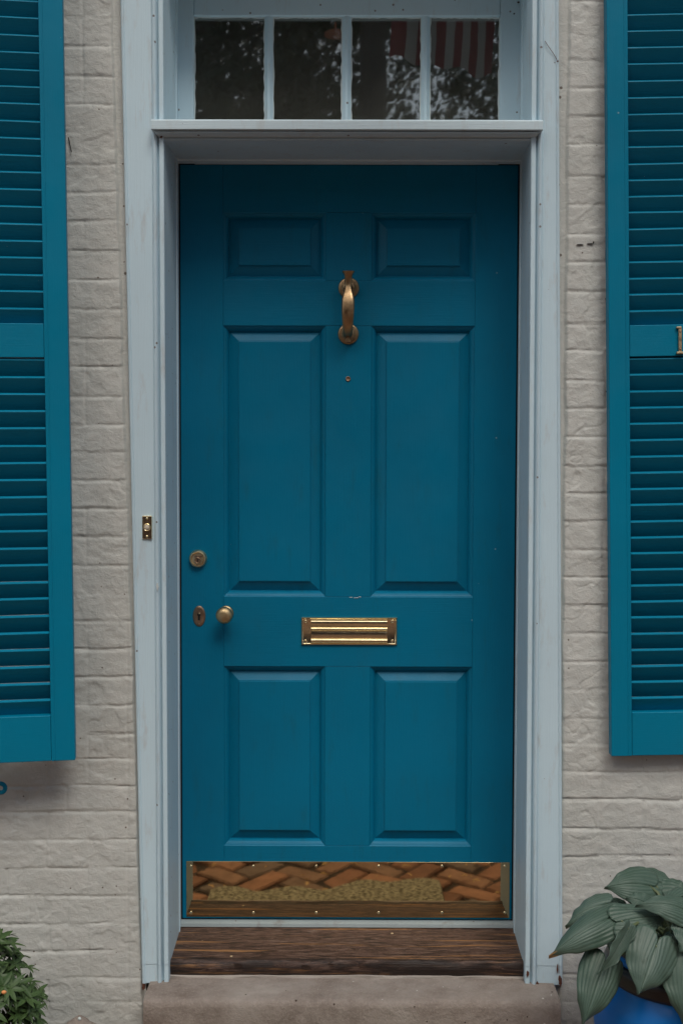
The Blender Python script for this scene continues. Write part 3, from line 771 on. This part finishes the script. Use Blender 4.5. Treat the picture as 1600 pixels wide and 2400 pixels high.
# ------------------------------------------------------------------ doorbell
bell = empty('doorbell', at(345, 1236, YC - .004)); tag(bell, 'small rectangular brass doorbell with round cream button on the left door casing', 'doorbell')
bx0, bx1 = X(334, 1236, YC - .004), X(356.5, 1236, YC - .004); bz0, bz1 = Z(345, 1263, YC - .004), Z(345, 1209, YC - .004)
YB = YC - .003
b = MB(); b.box(bx0, bx1, YB - .0035, YB + .002, bz0, bz1); adopt(b.build('plate', M['brass'], None, bevel=.0012), bell)
bc = ((bx0+bx1)/2, YB - .0035, (bz0+bz1)/2)
b = MB(); b.lathe([(.0098, 0), (.0096, .002), (.0088, .0036), (.0075, .0038), (.0068, .002)], bc, n=32); adopt(b.build('collar', M['brass'], None, smooth=True), bell)
b = MB(); b.lathe([(.0064, .001), (.0064, .0034), (.0055, .0046), (.001, .005)], bc, n=32); adopt(b.build('button', M['button'], None, smooth=True), bell)
for s in (-1, 1):
    b = MB(); b.lathe([(.0030, 0), (.0028, .0012), (.0005, .0018)], (bc[0], bc[1], bc[2] + s * .0225), n=14); adopt(b.build('screw', M['brass'], None, smooth=True), bell)

# ------------------------------------------------------------------ shutters
def shutter(corner_b, corner_t, Y, yaw, side, label, rails, pitch, width, sw):
    """corner_b/t: photo pixels of the free front edge at the bottom corner and at the top of the frame.
    local: +x runs from the free edge to the hinge side, z up, -y outward"""
    B, T = at(*corner_b, Y), at(*corner_t, Y)
    up = (T - B).normalized(); xdir = Vector((side, 0, 0)); xdir = Matrix.Rotation(yaw, 3, up) @ xdir
    xdir = (xdir - up * xdir.dot(up)).normalized(); yd = up.cross(xdir) if side > 0 else xdir.cross(up)
    yd = Vector(yd).normalized()
    root = empty('shutter'); 
    m4 = Matrix.Identity(4)
    # rotate a proper frame: columns x=xr (right), y=back, z=up
    xr = xdir if side > 0 else -xdir; yb = up.cross(xr)
    for i in range(3): m4[i][0] = xr[i]; m4[i][1] = yb[i]; m4[i][2] = up[i]; m4[i][3] = B[i]
    root.matrix_world = m4
    tag(root, label, 'shutter', 'louvred shutters either side of the door')
    inv = m4.inverted()
    s = side; H = 2.42; TH = .030
    def bx(mb, a, c, y0, y1, z0, z1):
        a, c = sorted((a * s, c * s)); mb.box(a, c, y0, y1, z0, z1)
    def zl(px, py):   # height in local frame of a pixel on the shutter's face
        d = ROT @ Vector(((px - 800) / F, (1200 - py) / F, -1)); o_ = inv @ CAM; dd = inv.to_3x3() @ d
        return (o_ + dd * (-o_.y / dd.y)).z
    for k, (a, c) in enumerate(((0, sw), (width - sw, width))):
        mb = MB(); bx(mb, a, c, 0, TH, 0, H); mb.build('stile', M['shut'], root, bevel=.0018)
    zr = [zl(*p_) for p_ in rails]          # bottom rail top, mid rail bottom, mid rail top
    mb = MB(); bx(mb, sw + .0004, width - sw - .0004, .0006, TH - .001, 0.0006, zr[0]); mb.build('rail', M['shut_h'], root, bevel=.0018)
    mb = MB(); bx(mb, sw + .0004, width - sw - .0004, .0008, TH - .001, zr[1], zr[2]); mb.build('rail', M['shut_h'], root, bevel=.0018)
    mb = MB(); bx(mb, sw + .0004, width - sw - .0004, .0008, TH - .001, H - .07, H - .0006); mb.build('rail', M['shut_h'], root, bevel=.0018)
    rg = random.Random(int(width * 1000) + side)
    for (z0, z1, anchor) in ((zr[0], zr[1], 'top'), (zr[2], H - .07, 'bot')):
        n = max(1, round((z1 - z0) / pitch)); p_ = (z1 - z0) / n
        mb = MB()
        for i in range(n + 1):
            zt = z0 + p_ * i - .0062
            jz = rg.uniform(-.0009, .0009)
            d = Vector((0, .0225, -.034)).normalized(); nn = Vector((0, d.z, -d.y))   # outward-down normal is (−)
            A = Vector((0, .0035, zt + jz))
            if i == 0: A = Vector((0, .0035, zt + jz + .0)); 
            L_ = .0475; t_ = .0086
            o1 = Vector((0, -.034, -.0225)).normalized()     # outward and down
            prof = [A + o1 * t_ * .0 , A + Vector((0, .0016, .0016)) * .0, ]
            P0 = A; P1 = A - o1 * t_; P2 = P1 + d * L_; P3 = P0 + d * L_
            if i == 0 : 
                P2 = P1 + d * .001; P3 = P0 + d * .001; continue
            r_ = .0012
            ring = [P0 + d * r_, P0 - o1 * r_, P1 + o1 * r_, P1 + d * r_, P2, P3]
            xs_ = ((sw - .002) * s, (width - sw + .002) * s); tl = rg.uniform(-.0007, .0007)
            mb.loft([[Vector((x_, q.y, q.z + (tl if kx else -tl))) for q in ring] for kx, x_ in enumerate(xs_)])
        mb.build('louvres', M['shut_h'], root)
    # small bead beside the louvres
    mb = MB(); bx(mb, sw - .010, sw - .0065, -.0009, .002, zr[0] * 0 + .002, H - .002); mb.build('bead', M['shut'], root, bevel=.0007)
    return root, zl
LS, zlL = shutter((177, 1782), (147, 0), -.335, R(-8.3) * -1, -1, 'teal louvred shutter at the left edge, swung slightly off the wall', [(124, 1677), (112, 838), (106, 758)], .0405, .42, .0565)
RS, zlR = shutter((1432, 1773), (1420, 0), -.262, 0, 1, 'teal louvred shutter above the potted hosta with a brass pull on its middle rail', [(1490, 1670), (1482, 836), (1480, 762)], .0405, .42, .0515)
# pull on the right shutter
pc = at(1589, 797, -.262); li = RS.matrix_world.inverted() @ pc
def loc(px, py):
    q = RS.matrix_world.inverted() @ at(px, py, -.262); return q
q0, q1 = loc(1591, 766), loc(1592, 830); cx = (q0.x + q1.x) / 2
b = MB(); b.box(cx - .0042, cx + .0042, -.006, -.0015, q1.z + .003, q0.z - .003)
b.box(cx - .0095, cx + .0035, -.007, .0005, q0.z - .0045, q0.z); b.box(cx - .0095, cx + .0095, -.007, .0005, q1.z, q1.z + .0055)
o = b.build('pull', M['bone'], RS, bevel=.0015)
for zz in (q0.z - .012, q1.z + .012):
    b = MB(); b.lathe([(.0022, 0), (.002, .001), (.0004, .0014)], (cx, -.006, zz), n=12); sub(b.build('screw', M['bronze'], None, smooth=True), o, RS)

# shutter dog curl
dg = MB(); pts = []
cx_, cy_ = 2, 1848
for k in range(26):
    a = R(205 - k * 13.5); rr = 13 - k * .16
    pts.append(at(cx_ + rr * math.cos(a) * 1.05, cy_ - rr * math.sin(a), YW - .05))
pts = [at(-14, 1835, YW - .05)] + pts[3:]
dg.tube(pts, [.0055] * len(pts), 10)
p2 = at(-14, 1835, YW - .05); dg.tube([(p2.x, p2.y, p2.z), (p2.x - .05, p2.y, p2.z + .012), (p2.x - .06, YW + .02, p2.z + .012)], .0055, 8)
o = dg.build('shutter_dog', M['shut'], smooth=True); tag(o, 'curled teal iron shutter hook on the wall below the left shutter', 'shutter hook')
# nail in the left wall, twig of wire
b = MB(); b.tube([at(161, 322, YW - .004), at(168, 356, YW - .007)], .0012, 6); o = b.build('nail', M['gap']); tag(o, 'thin dark rusty nail stuck in the brick beside the upper left shutter', 'nail')

# ------------------------------------------------------------------ hosta and pot
potc = at(1588, 2283, -.50)
hosta_root = empty('plant_pot', (potc.x, potc.y, 0)); tag(hosta_root, 'bulbous blue glazed plant pot with a black neck band under the hosta', 'plant pot')
zr_ = potc.z; pr_ = .163
b = MB(); prof = [(.11, 0), (.125, .004), (.155, .05), (.182, .11), (.192, zr_ - .085), (.184, zr_ - .045), (.166, zr_ - .012), (.158, zr_ + .0), (.156, zr_ + .03)]
b.lathe([(r, z) for r, z in prof], (0, 0, 0), 'Z', 64); b.build('body', M['blue'], hosta_root, smooth=True)
b = MB(); prof = [(.157, -.004), (.166, .000), (.169, .010), (.166, .020), (.168, .028), (.162, .040), (.150, .042)]
b.lathe([(r, zr_ + z) for r, z in prof], (0, 0, 0), 'Z', 64); b.build('neck_band', M['black'], hosta_root, smooth=True)
b = MB(); prof = [(.148, .040), (.153, .044), (.157, .052), (.154, .058), (.146, .059), (.140, .052), (.138, .03)]
b.lathe([(r, zr_ + z) for r, z in prof], (0, 0, 0), 'Z', 64); b.build('lip', M['blue'], hosta_root, smooth=True)
b = MB(); b.lathe([(.139, zr_ + .030), (.139, zr_ + .034), (.06, zr_ + .040), (.001, zr_ + .042)], (0, 0, 0), 'Z', 40); b.build('soil', M['soil'], hosta_root, smooth=True)

hosta = empty('hosta', (potc.x, potc.y, zr_ + .03)); tag(hosta, 'hosta plant with broad ribbed blue green heart shaped leaves in the blue pot', 'plant')
def Hp(zx, zy, Y): return at(1260 + zx * .2168, 1980 + zy * .2168, Y)
def leaf(base, tip, hw, up, arch=.12, cup=.10, fold=.0, heart=.22, twist=0, brown=0, stalk=True, nv=13, side_bend=0, sharp=1.0):
    a = tip - base; L = a.length; ad = a.normalized(); sd_ = ad.cross(up).normalized(); nn = sd_.cross(ad).normalized()
    nt_, ns = 34, 56
    bm = bmesh.new(); vg = {}
    lay = bm.verts.layers.float_color.new('vein')
    for i in range(nt_ + 1):
        t = i / nt_
        prof_w = (1 - t) ** .80 * (.86 + 1.25 * t - .75 * t * t) * sharp
        prof_w *= (1 - .55 * max(0, (t - .70) / .30)) if t < .999 else 1
        for j in range(ns + 1):
            s = j / ns * 2 - 1
            A = abs(s)
            back = heart * (math.sin(math.pi * min(1, A)) ** .8 if 0 < A < 1 else 0) * (1 - t) ** 2.6; bl = max(0, 1 - t / .35)
            th = twist * t
            xw = hw * prof_w * math.copysign(A * (1 - bl) + bl * (1 - math.cos(math.pi * A)) / 2, s)
            tt = t - back
            v_ = math.cos(A * nv * math.pi * (.5 + .0)) 
            ph = (A ** .85) * nv * .5 * 2 * math.pi
            rib = math.cos(ph) * min(1, A * 6)
            z = arch * L * (math.sin(min(1, max(0, t)) * math.pi * .5) * (1 - t) * 1.6 - .0) - cup * hw * (s * s) * (1 - .3 * t) * 2 * .5 + fold * hw * A * prof_w
            z += -.10 * L * max(0, t - .55) ** 1.5 * 2 + .0020 * math.sin(t * 23 + L * 50) * A ** 3 + rib * .0007 * (1 - t) ** .4 - .0022 * math.exp(-(s * 14) ** 2) + .0035 * math.sin(t * 9 + s * 3 + L * 90) * A * A
            p = base + ad * (tt * L) + nn * z + (sd_ * math.cos(th) + nn * math.sin(th)) * xw + sd_ * (side_bend * L * t * t)
            vtx = bm.verts.new(p)
            line = max(0, (math.cos(ph + math.pi) - .55) / .45) * .65 + math.exp(-(s * 26) ** 2) * .7
            br = brown if (brown and t > .925 + .03 * math.sin(s * 9 + 1)) else 0
            vtx[lay] = (min(1, line), br, 0, 1)
            vg[i, j] = vtx
    for i in range(nt_):
        for j in range(ns): bm.faces.new((vg[i, j], vg[i, j+1], vg[i+1, j+1], vg[i+1, j]))
    me = bpy.data.meshes.new('leaf'); bm.to_mesh(me); bm.free()
    for p_ in me.polygons: p_.use_smooth = True
    o = bpy.data.objects.new('leaf', me); C.objects.link(o); me.materials.append(M['hosta'])
    so_ = o.modifiers.new('thick', 'SOLIDIFY'); so_.thickness = .0008
    adopt(o, hosta)
    if stalk:
        c0 = Vector((potc.x + random.uniform(-.05, .03), potc.y + random.uniform(-.03, .05), zr_ + .04))
        mid = (c0 + base) / 2 + Vector((0, 0, .03))
        b = MB(); b.tube([c0, c0 * .6 + mid * .4 + Vector((0, 0, .01)), mid, base * .6 + mid * .4 + Vector((0, 0, .008)), base + ad * .004], [.005, .0045, .004, .0035, .0028], 8)
        s_ = b.build('stalk', M['stem'], None, smooth=True); adopt(s_, hosta)
UPC = Vector((0, -.75, .66))
# back row
leaf(Hp(930, 800, -.40), Hp(740, 545, -.38), .035, Vector((.1, -.8, .5)), stalk=True)
leaf(Hp(1225, 450, -.44), Hp(740, 455, -.46), .058, Vector((0, -.72, .70)), arch=.16, cup=.25, side_bend=.03)
leaf(Hp(1235, 400, -.42), Hp(1620, 560, -.40), .048, Vector((0, -.6, .8)), arch=.22, cup=.3)
leaf(Hp(1400, 560, -.45), Hp(1720, 600, -.46), .055, Vector((0, -.7, .7)), arch=.1)
# large left leaf with brown tip
leaf(Hp(745, 640, -.52), Hp(285, 860, -.53), .044, Vector((-.25, -.55, .80)), arch=.20, cup=.45, heart=.2)
leaf(Hp(815, 775, -.60), Hp(145, 1205, -.66), .046, Vector((-.22, -.66, .72)), arch=.15, cup=.5, brown=.9, heart=.20, side_bend=.05)
# centre leaf
leaf(Hp(880, 830, -.62), Hp(1410, 765, -.60), .047, Vector((0.05, -.70, .70)), arch=.06, cup=.25, heart=.16)
# right upper leaf
leaf(Hp(1640, 740, -.62), Hp(1070, 628, -.62), .040, Vector((.1, -.62, .78)), arch=.24, cup=.3, heart=.1)
# narrow folded blade
leaf(Hp(975, 890, -.66), Hp(668, 1420, -.70), .026, Vector((.55, -.8, .1)), arch=.05, cup=.1, heart=.1, fold=.3)
# big heart leaf
leaf(Hp(1278, 1085, -.665), Hp(1103, 1612, -.72), .0625, Vector((.03, -.93, .34)), arch=.06, cup=.32, heart=.30, nv=15)
# lower left leaf
leaf(Hp(720, 1270, -.64), Hp(497, 1945, -.70), .052, Vector((-.12, -.95, .22)), arch=.08, cup=.4, heart=.16, nv=13)
# lower right leaf
leaf(Hp(1640, 1230, -.66), Hp(1625, 1960, -.72), .068, Vector((.1, -.95, .25)), arch=.08, cup=.35, heart=.24, nv=15)
leaf(Hp(1600, 1060, -.64), Hp(1480, 1080, -.65), .028, Vector((0, -.8, .6)), arch=.1)
leaf(Hp(1640, 930, -.64), Hp(1560, 1150, -.68), .045, Vector((.1, -.9, .4)), arch=.1)
leaf(Hp(1430, 940, -.60), Hp(1500, 1020, -.62), .022, Vector((0, -.8, .5)))
leaf(Hp(1180, 640, -.50), Hp(960, 560, -.50), .030, Vector((-.1, -.65, .75)), arch=.15, cup=.3)
leaf(Hp(1560, 560, -.50), Hp(1330, 760, -.54), .034, Vector((.0, -.7, .7)), arch=.2, cup=.4)
# shaded inner leaves
rg = random.Random(3)
for (zx, zy, Y, tx, ty, h) in ((1010, 1000, -.52, 900, 1160, .035), (1250, 930, -.50, 1090, 1080, .04), (1350, 880, -.48, 1400, 1150, .045), (1500, 900, -.48, 1600, 1200, .05), (840, 960, -.50, 770, 1130, .03), (1150, 960, -.46, 1000, 900, .035), (1340, 1330, -.56, 1290, 1580, .035), (1480, 760, -.46, 1350, 860, .045), (1050, 760, -.40, 960, 900, .04)):
    leaf(Hp(zx, zy, Y), Hp(tx, ty, Y - .02), h, Vector((rg.uniform(-.4, .4), -.8, rg.uniform(.2, .6))), arch=.1, cup=.3)

# ------------------------------------------------------------------ left green plant
pc = at(-50, 2440, -.46)
gp = empty('leafy_plant', (pc.x, pc.y, 0)); tag(gp, 'low bushy green plant with pointed star shaped leaves at the lower left of the wall', 'plant')
b = MB(); st = MB(); rg = random.Random(21)
def leaflet(c, d, n_, L, w_):
    s = d.cross(n_).normalized(); pts_l = []; pts_r = []; mid = []
    K = 6
    for k in range(K + 1):
        t = k / K; ww = w_ * math.sin(math.pi * min(1, t * .92 + .08)) ** .8 * (1 - t * .25); 
        if k == K: ww = 0
        dr = -n_ * (L * .22 * t * t)
        m_ = c + d * (L * t) + dr; mid.append(b.bm.verts.new(m_ - n_ * .0012)); 
        pts_l.append(b.bm.verts.new(m_ + s * ww)); pts_r.append(b.bm.verts.new(m_ - s * ww))
    for k in range(K):
        b.bm.faces.new((pts_l[k], pts_l[k+1], mid[k+1], mid[k])); b.bm.faces.new((mid[k], mid[k+1], pts_r[k+1], pts_r[k]))
RX, RY, RZ = .176, .15, .395
cz = .02
for i in range(420):
    u = rg.uniform(-1, 1); th = rg.uniform(0, 2*math.pi); zz = rg.uniform(-.1, 1)
    rr_ = math.sqrt(max(0, 1 - zz*zz)); nrm = Vector((rr_ * math.cos(th), rr_ * math.sin(th), zz))
    k = rg.uniform(.72, 1.0)
    P = Vector((pc.x + nrm.x * RX * k, pc.y + nrm.y * RY * k, cz + nrm.z * RZ * k))
    n_ = (nrm + Vector((rg.uniform(-.4, .4), rg.uniform(-.4, .4) - .25, rg.uniform(-.2, .5)))).normalized()
    t1 = n_.cross(Vector((0, 0, 1))).normalized() if abs(n_.z) < .98 else Vector((1, 0, 0)); t2 = n_.cross(t1)
    m5 = rg.choice([5, 5, 6, 7]); a0 = rg.uniform(0, 6.28); L = rg.uniform(.026, .042)
    for q in range(m5):
        a = a0 + q * 2*math.pi/m5 + rg.uniform(-.15, .15)
        d = (t1 * math.cos(a) + t2 * math.sin(a) + n_ * rg.uniform(.0, .5)).normalized()
        leaflet(P, d, (n_ - d * n_.dot(d)).normalized(), L * rg.uniform(.8, 1.25), L * .165)
    if i % 4 == 0: st.tube([(pc.x, pc.y, 0), ((pc.x + P.x)/2, (pc.y+P.y)/2, P.z * .6), P], [.003, .0022, .0015], 5)
adopt(b.build('foliage', M['green'], None), gp); adopt(st.build('stems', M['stem'], None), gp)
b = MB(); p = at(11, 2324, -.60); b.loft([[ (p.x + r*math.cos(a), p.y - h_, p.z + r*.7*math.sin(a)) for a in np.linspace(0, 2*math.pi, 9)[:-1]] for r, h_ in ((.002, 0), (.006, .002), (.0055, .005), (.002, .007))])
o = b.build('petal', flat('petal_orange', (.75, .30, .10), .6), None, smooth=True); adopt(o, gp)

# brown stone at the foot of the wall
p = at(188, 2384, -.30)
b = MB(); bmesh.ops.create_icosphere(b.bm, subdivisions=4, radius=1)
for v_ in b.bm.verts:
    nz = float(fbm(np.array(v_.co.x * 1.8 + 4), np.array(v_.co.z * 1.8 + v_.co.y), 4, 7))
    v_.co = Vector((p.x + v_.co.x * .062 * (1 + nz * .3), -.31 + v_.co.y * .05, max(-.01, p.z - .072 + v_.co.z * .072 * (1 + nz * .25))))
o = b.build('garden_stone', M['stone'], smooth=True); tag(o, 'rounded brown stone at the foot of the wall left of the doorstep', 'stone')
b = MB(); q = at(187, 2388, -.37); bmesh.ops.create_icosphere(b.bm, subdivisions=2, radius=.0045, matrix=Matrix.Translation((q.x, q.y, q.z))); 
o2 = b.build('pebble', M['chip'], smooth=True); tag(o2, 'tiny white pebble on top of the brown stone', 'pebble')

# ------------------------------------------------------------------ doormat (mirrored in the kick plate)
nx_, ny_ = 140, 60
U, V = np.meshgrid(np.linspace(0, 1, nx_), np.linspace(0, 1, ny_))
xx = -.47 + .80 * U; yy = -.36 - .0 - (.415 + .13 * U + .018 * np.sin(U * 9 + 1) + .012 * np.sin(U * 23)) * V + .01 * fbm(U * 8, V * 3, 3, 4)
top = .014 + .006 * np.sin(U * 21) * V + .004 * fbm(U * 10, V * 6, 3, 2) + .003 * np.abs(np.sin(U * 150)) * np.abs(np.sin(V * 70))
top[0] = 0; top[-1] = 0; top[:, 0] = 0; top[:, -1] = 0
o = grid_mesh('doormat', np.stack([xx, yy, top], -1), M['mat']); tag(o, 'woven rope doormat mirrored in the brass kick plate', 'doormat')
so2 = o.modifiers.new('thick', 'SOLIDIFY'); so2.thickness = .006
# dry leaf litter on the bricks
b = MB(); rg = random.Random(9)
for i in range(260):
    x = rg.uniform(-1.3, 1.3); y = rg.uniform(-1.6, -.40); a = rg.uniform(0, 6.28); L = rg.uniform(.006, .020); w_ = L * rg.uniform(.25, .5)
    ca, sa = math.cos(a), math.sin(a); z = .010 + rg.uniform(0, .004)
    b.quad([(x - L*ca, y - L*sa, z), (x + w_*sa, y - w_*ca, z + .003), (x + L*ca, y + L*sa, z), (x - w_*sa, y + w_*ca, z + .004)])
tag(b.build('leaf_litter', flat('dry_leaf', (.60, .38, .16))), 'scattered dry leaf bits on the brick pavement', 'leaf litter', kind='stuff')

# ------------------------------------------------------------------ things behind the viewer, mirrored in the glass
def mir(px, py, Y):   # point that the glass shows at this pixel, mirrored about the pane
    q = at(px, py, -Y + .036); return Vector((q.x, Y, q.z))
fl = empty('flag', (0.4, -1.5, 3.9)); tag(fl, 'hanging striped flag in red and white mirrored in the right transom panes', 'flag')
yf = -1.25
a0, a1 = mir(912, 60, yf), mir(1150, 60, yf)
zlow0, zlow1 = mir(930, 138, yf).z, mir(1145, 182, yf).z
ncol, nrow = 90, 30
for k in range(11):
    U = np.linspace(k / 11, (k + 1) / 11, 10)
    Uc = U ** .8
    Ug, Vg = np.meshgrid(Uc, np.linspace(0, 1, nrow))
    xg = a0.x + (a1.x - a0.x) * Ug + .01 * np.sin(Vg * 5)
    zb_ = zlow0 + (zlow1 - zlow0) * Ug + .01 * np.sin(Ug * 20); zt_ = 3.75
    yg = yf + .05 * np.sin(Ug * 13) * (.4 + Vg)
    o = grid_mesh('stripe', np.stack([xg, yg, zb_ + (zt_ - zb_) * Vg], -1), M['red'] if k % 2 == 0 else M['cloth'], None); adopt(o, fl)
b = MB(); b.tube([(.42, YW - .02, 3.2), (.42, -1.9, 4.0)], .014, 10); o = b.build('pole', M['white']); adopt(o, fl)

def tree(x, y, tr, h0, crown, n, seed, label, back=0):
    root = empty('street_tree', (x, y, 0)); tag(root, label, 'tree', 'trees across the pavement behind the viewer')
    rg = random.Random(seed)
    b = MB(); pts = [(x, y, -.1), (x + .03, y, 1.5), (x - .02, y + .05, 3), (x + .05, y, h0)]; b.tube(pts, [tr * 1.3, tr, tr * .9, tr * .7], 14)
    for k in range(9):
        a = rg.uniform(0, 6.28); L = rg.uniform(1.2, 2.4); z = h0 - rg.uniform(0, 1.6)
        b.tube([(x, y, z), (x + math.cos(a)*L*.5, y + math.sin(a)*L*.5, z + .7), (x + math.cos(a)*L, y + math.sin(a)*L, z + 1.0)], [tr*.4, tr*.25, tr*.1], 8)
    adopt(b.build('trunk', M['bark'], None, smooth=True), root)
    b = MB(); cl = []
    for i in range(n):
        a = rg.uniform(0, 6.28); r = crown[0] * math.sqrt(rg.random()); zz = rg.uniform(-1, 1)
        cl.append((x + r*math.cos(a), y - back + r*math.sin(a) * .7, crown[2] + zz * crown[1] * math.sqrt(max(0, 1 - (r/crown[0])**2 * .8))))
    for c in cl:
        rad = rg.uniform(.18, .42)
        for q in range(44):
            d = Vector((rg.gauss(0, 1), rg.gauss(0, 1), rg.gauss(0, .7))).normalized() * rad * rg.random() ** .5
            P = Vector(c) + d; n_ = Vector((rg.gauss(0, 1), rg.gauss(0, 1), rg.gauss(0, 1) + .6)).normalized()
            t1 = n_.orthogonal().normalized(); t2 = n_.cross(t1); L = rg.uniform(.035, .06)
            b.bm.faces.new([b.bm.verts.new(P + t1 * L), b.bm.verts.new(P + t2 * L * .6), b.bm.verts.new(P - t1 * L), b.bm.verts.new(P - t2 * L * .6)])
    adopt(b.build('crown', M['tree'], None), root)
tree(.24, -8.5, .17, 7.4, (3.0, 1.6, 6.3), 420, 1, 'street tree with a thick trunk mirrored in the third transom pane', back=2.4)
tree(-3.0, -9.5, .22, 6.2, (3.3, 2.4, 5.8), 1250, 2, 'dense street tree mirrored in the left transom panes', back=.6)
tree(3.6, -9.0, .20, 6.0, (2.9, 1.5, 6.9), 420, 4, 'street tree right of the flag mirrored in the last transom pane', back=.5)

# unseen row house opposite, added to block low frontal light; brass mirrors it
rh = empty('added_row_house', (0, -14, 0)); tag(rh, 'unseen brick row house added across the street to block low frontal light', 'house')
hw_mat = NT('far_brick'); br_ = hw_mat.n('ShaderNodeTexBrick'); hw_mat.l(hw_mat.mapv((1, 1, 1), (R(90), 0, 0)), br_.inputs['Vector']); br_.inputs['Scale'].default_value = 4
br_.inputs['Color1'].default_value = (.26, .10, .07, 1); br_.inputs['Color2'].default_value = (.20, .08, .055, 1); br_.inputs['Mortar'].default_value = (.3, .27, .24, 1); hw_mat.set(br_.outputs['Color'], .85)
b = MB(); b.box(-14, 14, -20, -14, -.2, 5.6); adopt(b.build('wall', hw_mat.m), rh)
b = MB(); b.box(-14.2, 14.2, -20, -13.7, 5.6, 5.9); adopt(b.build('added_cornice', M['white_h']), rh)
for i in range(-5, 6):
    for z0 in (.9, 3.5):
        x = i * 2.5
        if i % 3 == 0 and z0 < 1:
            b = MB(); b.box(x - .5, x + .5, -14, -13.93, -.1, 2.1); adopt(b.build('door', M['door_v']), rh); continue
        b = MB(); b.box(x - .5, x + .5, -14, -13.94, z0, z0 + 1.5); f = b.build('window', M['white']); adopt(f, rh)
        b = MB(); b.box(x - .43, x + .43, -13.94, -13.93, z0 + .07, z0 + .72); b.box(x - .43, x + .43, -13.94, -13.93, z0 + .78, z0 + 1.43); sub(b.build('glass', M['gap']), f, rh)
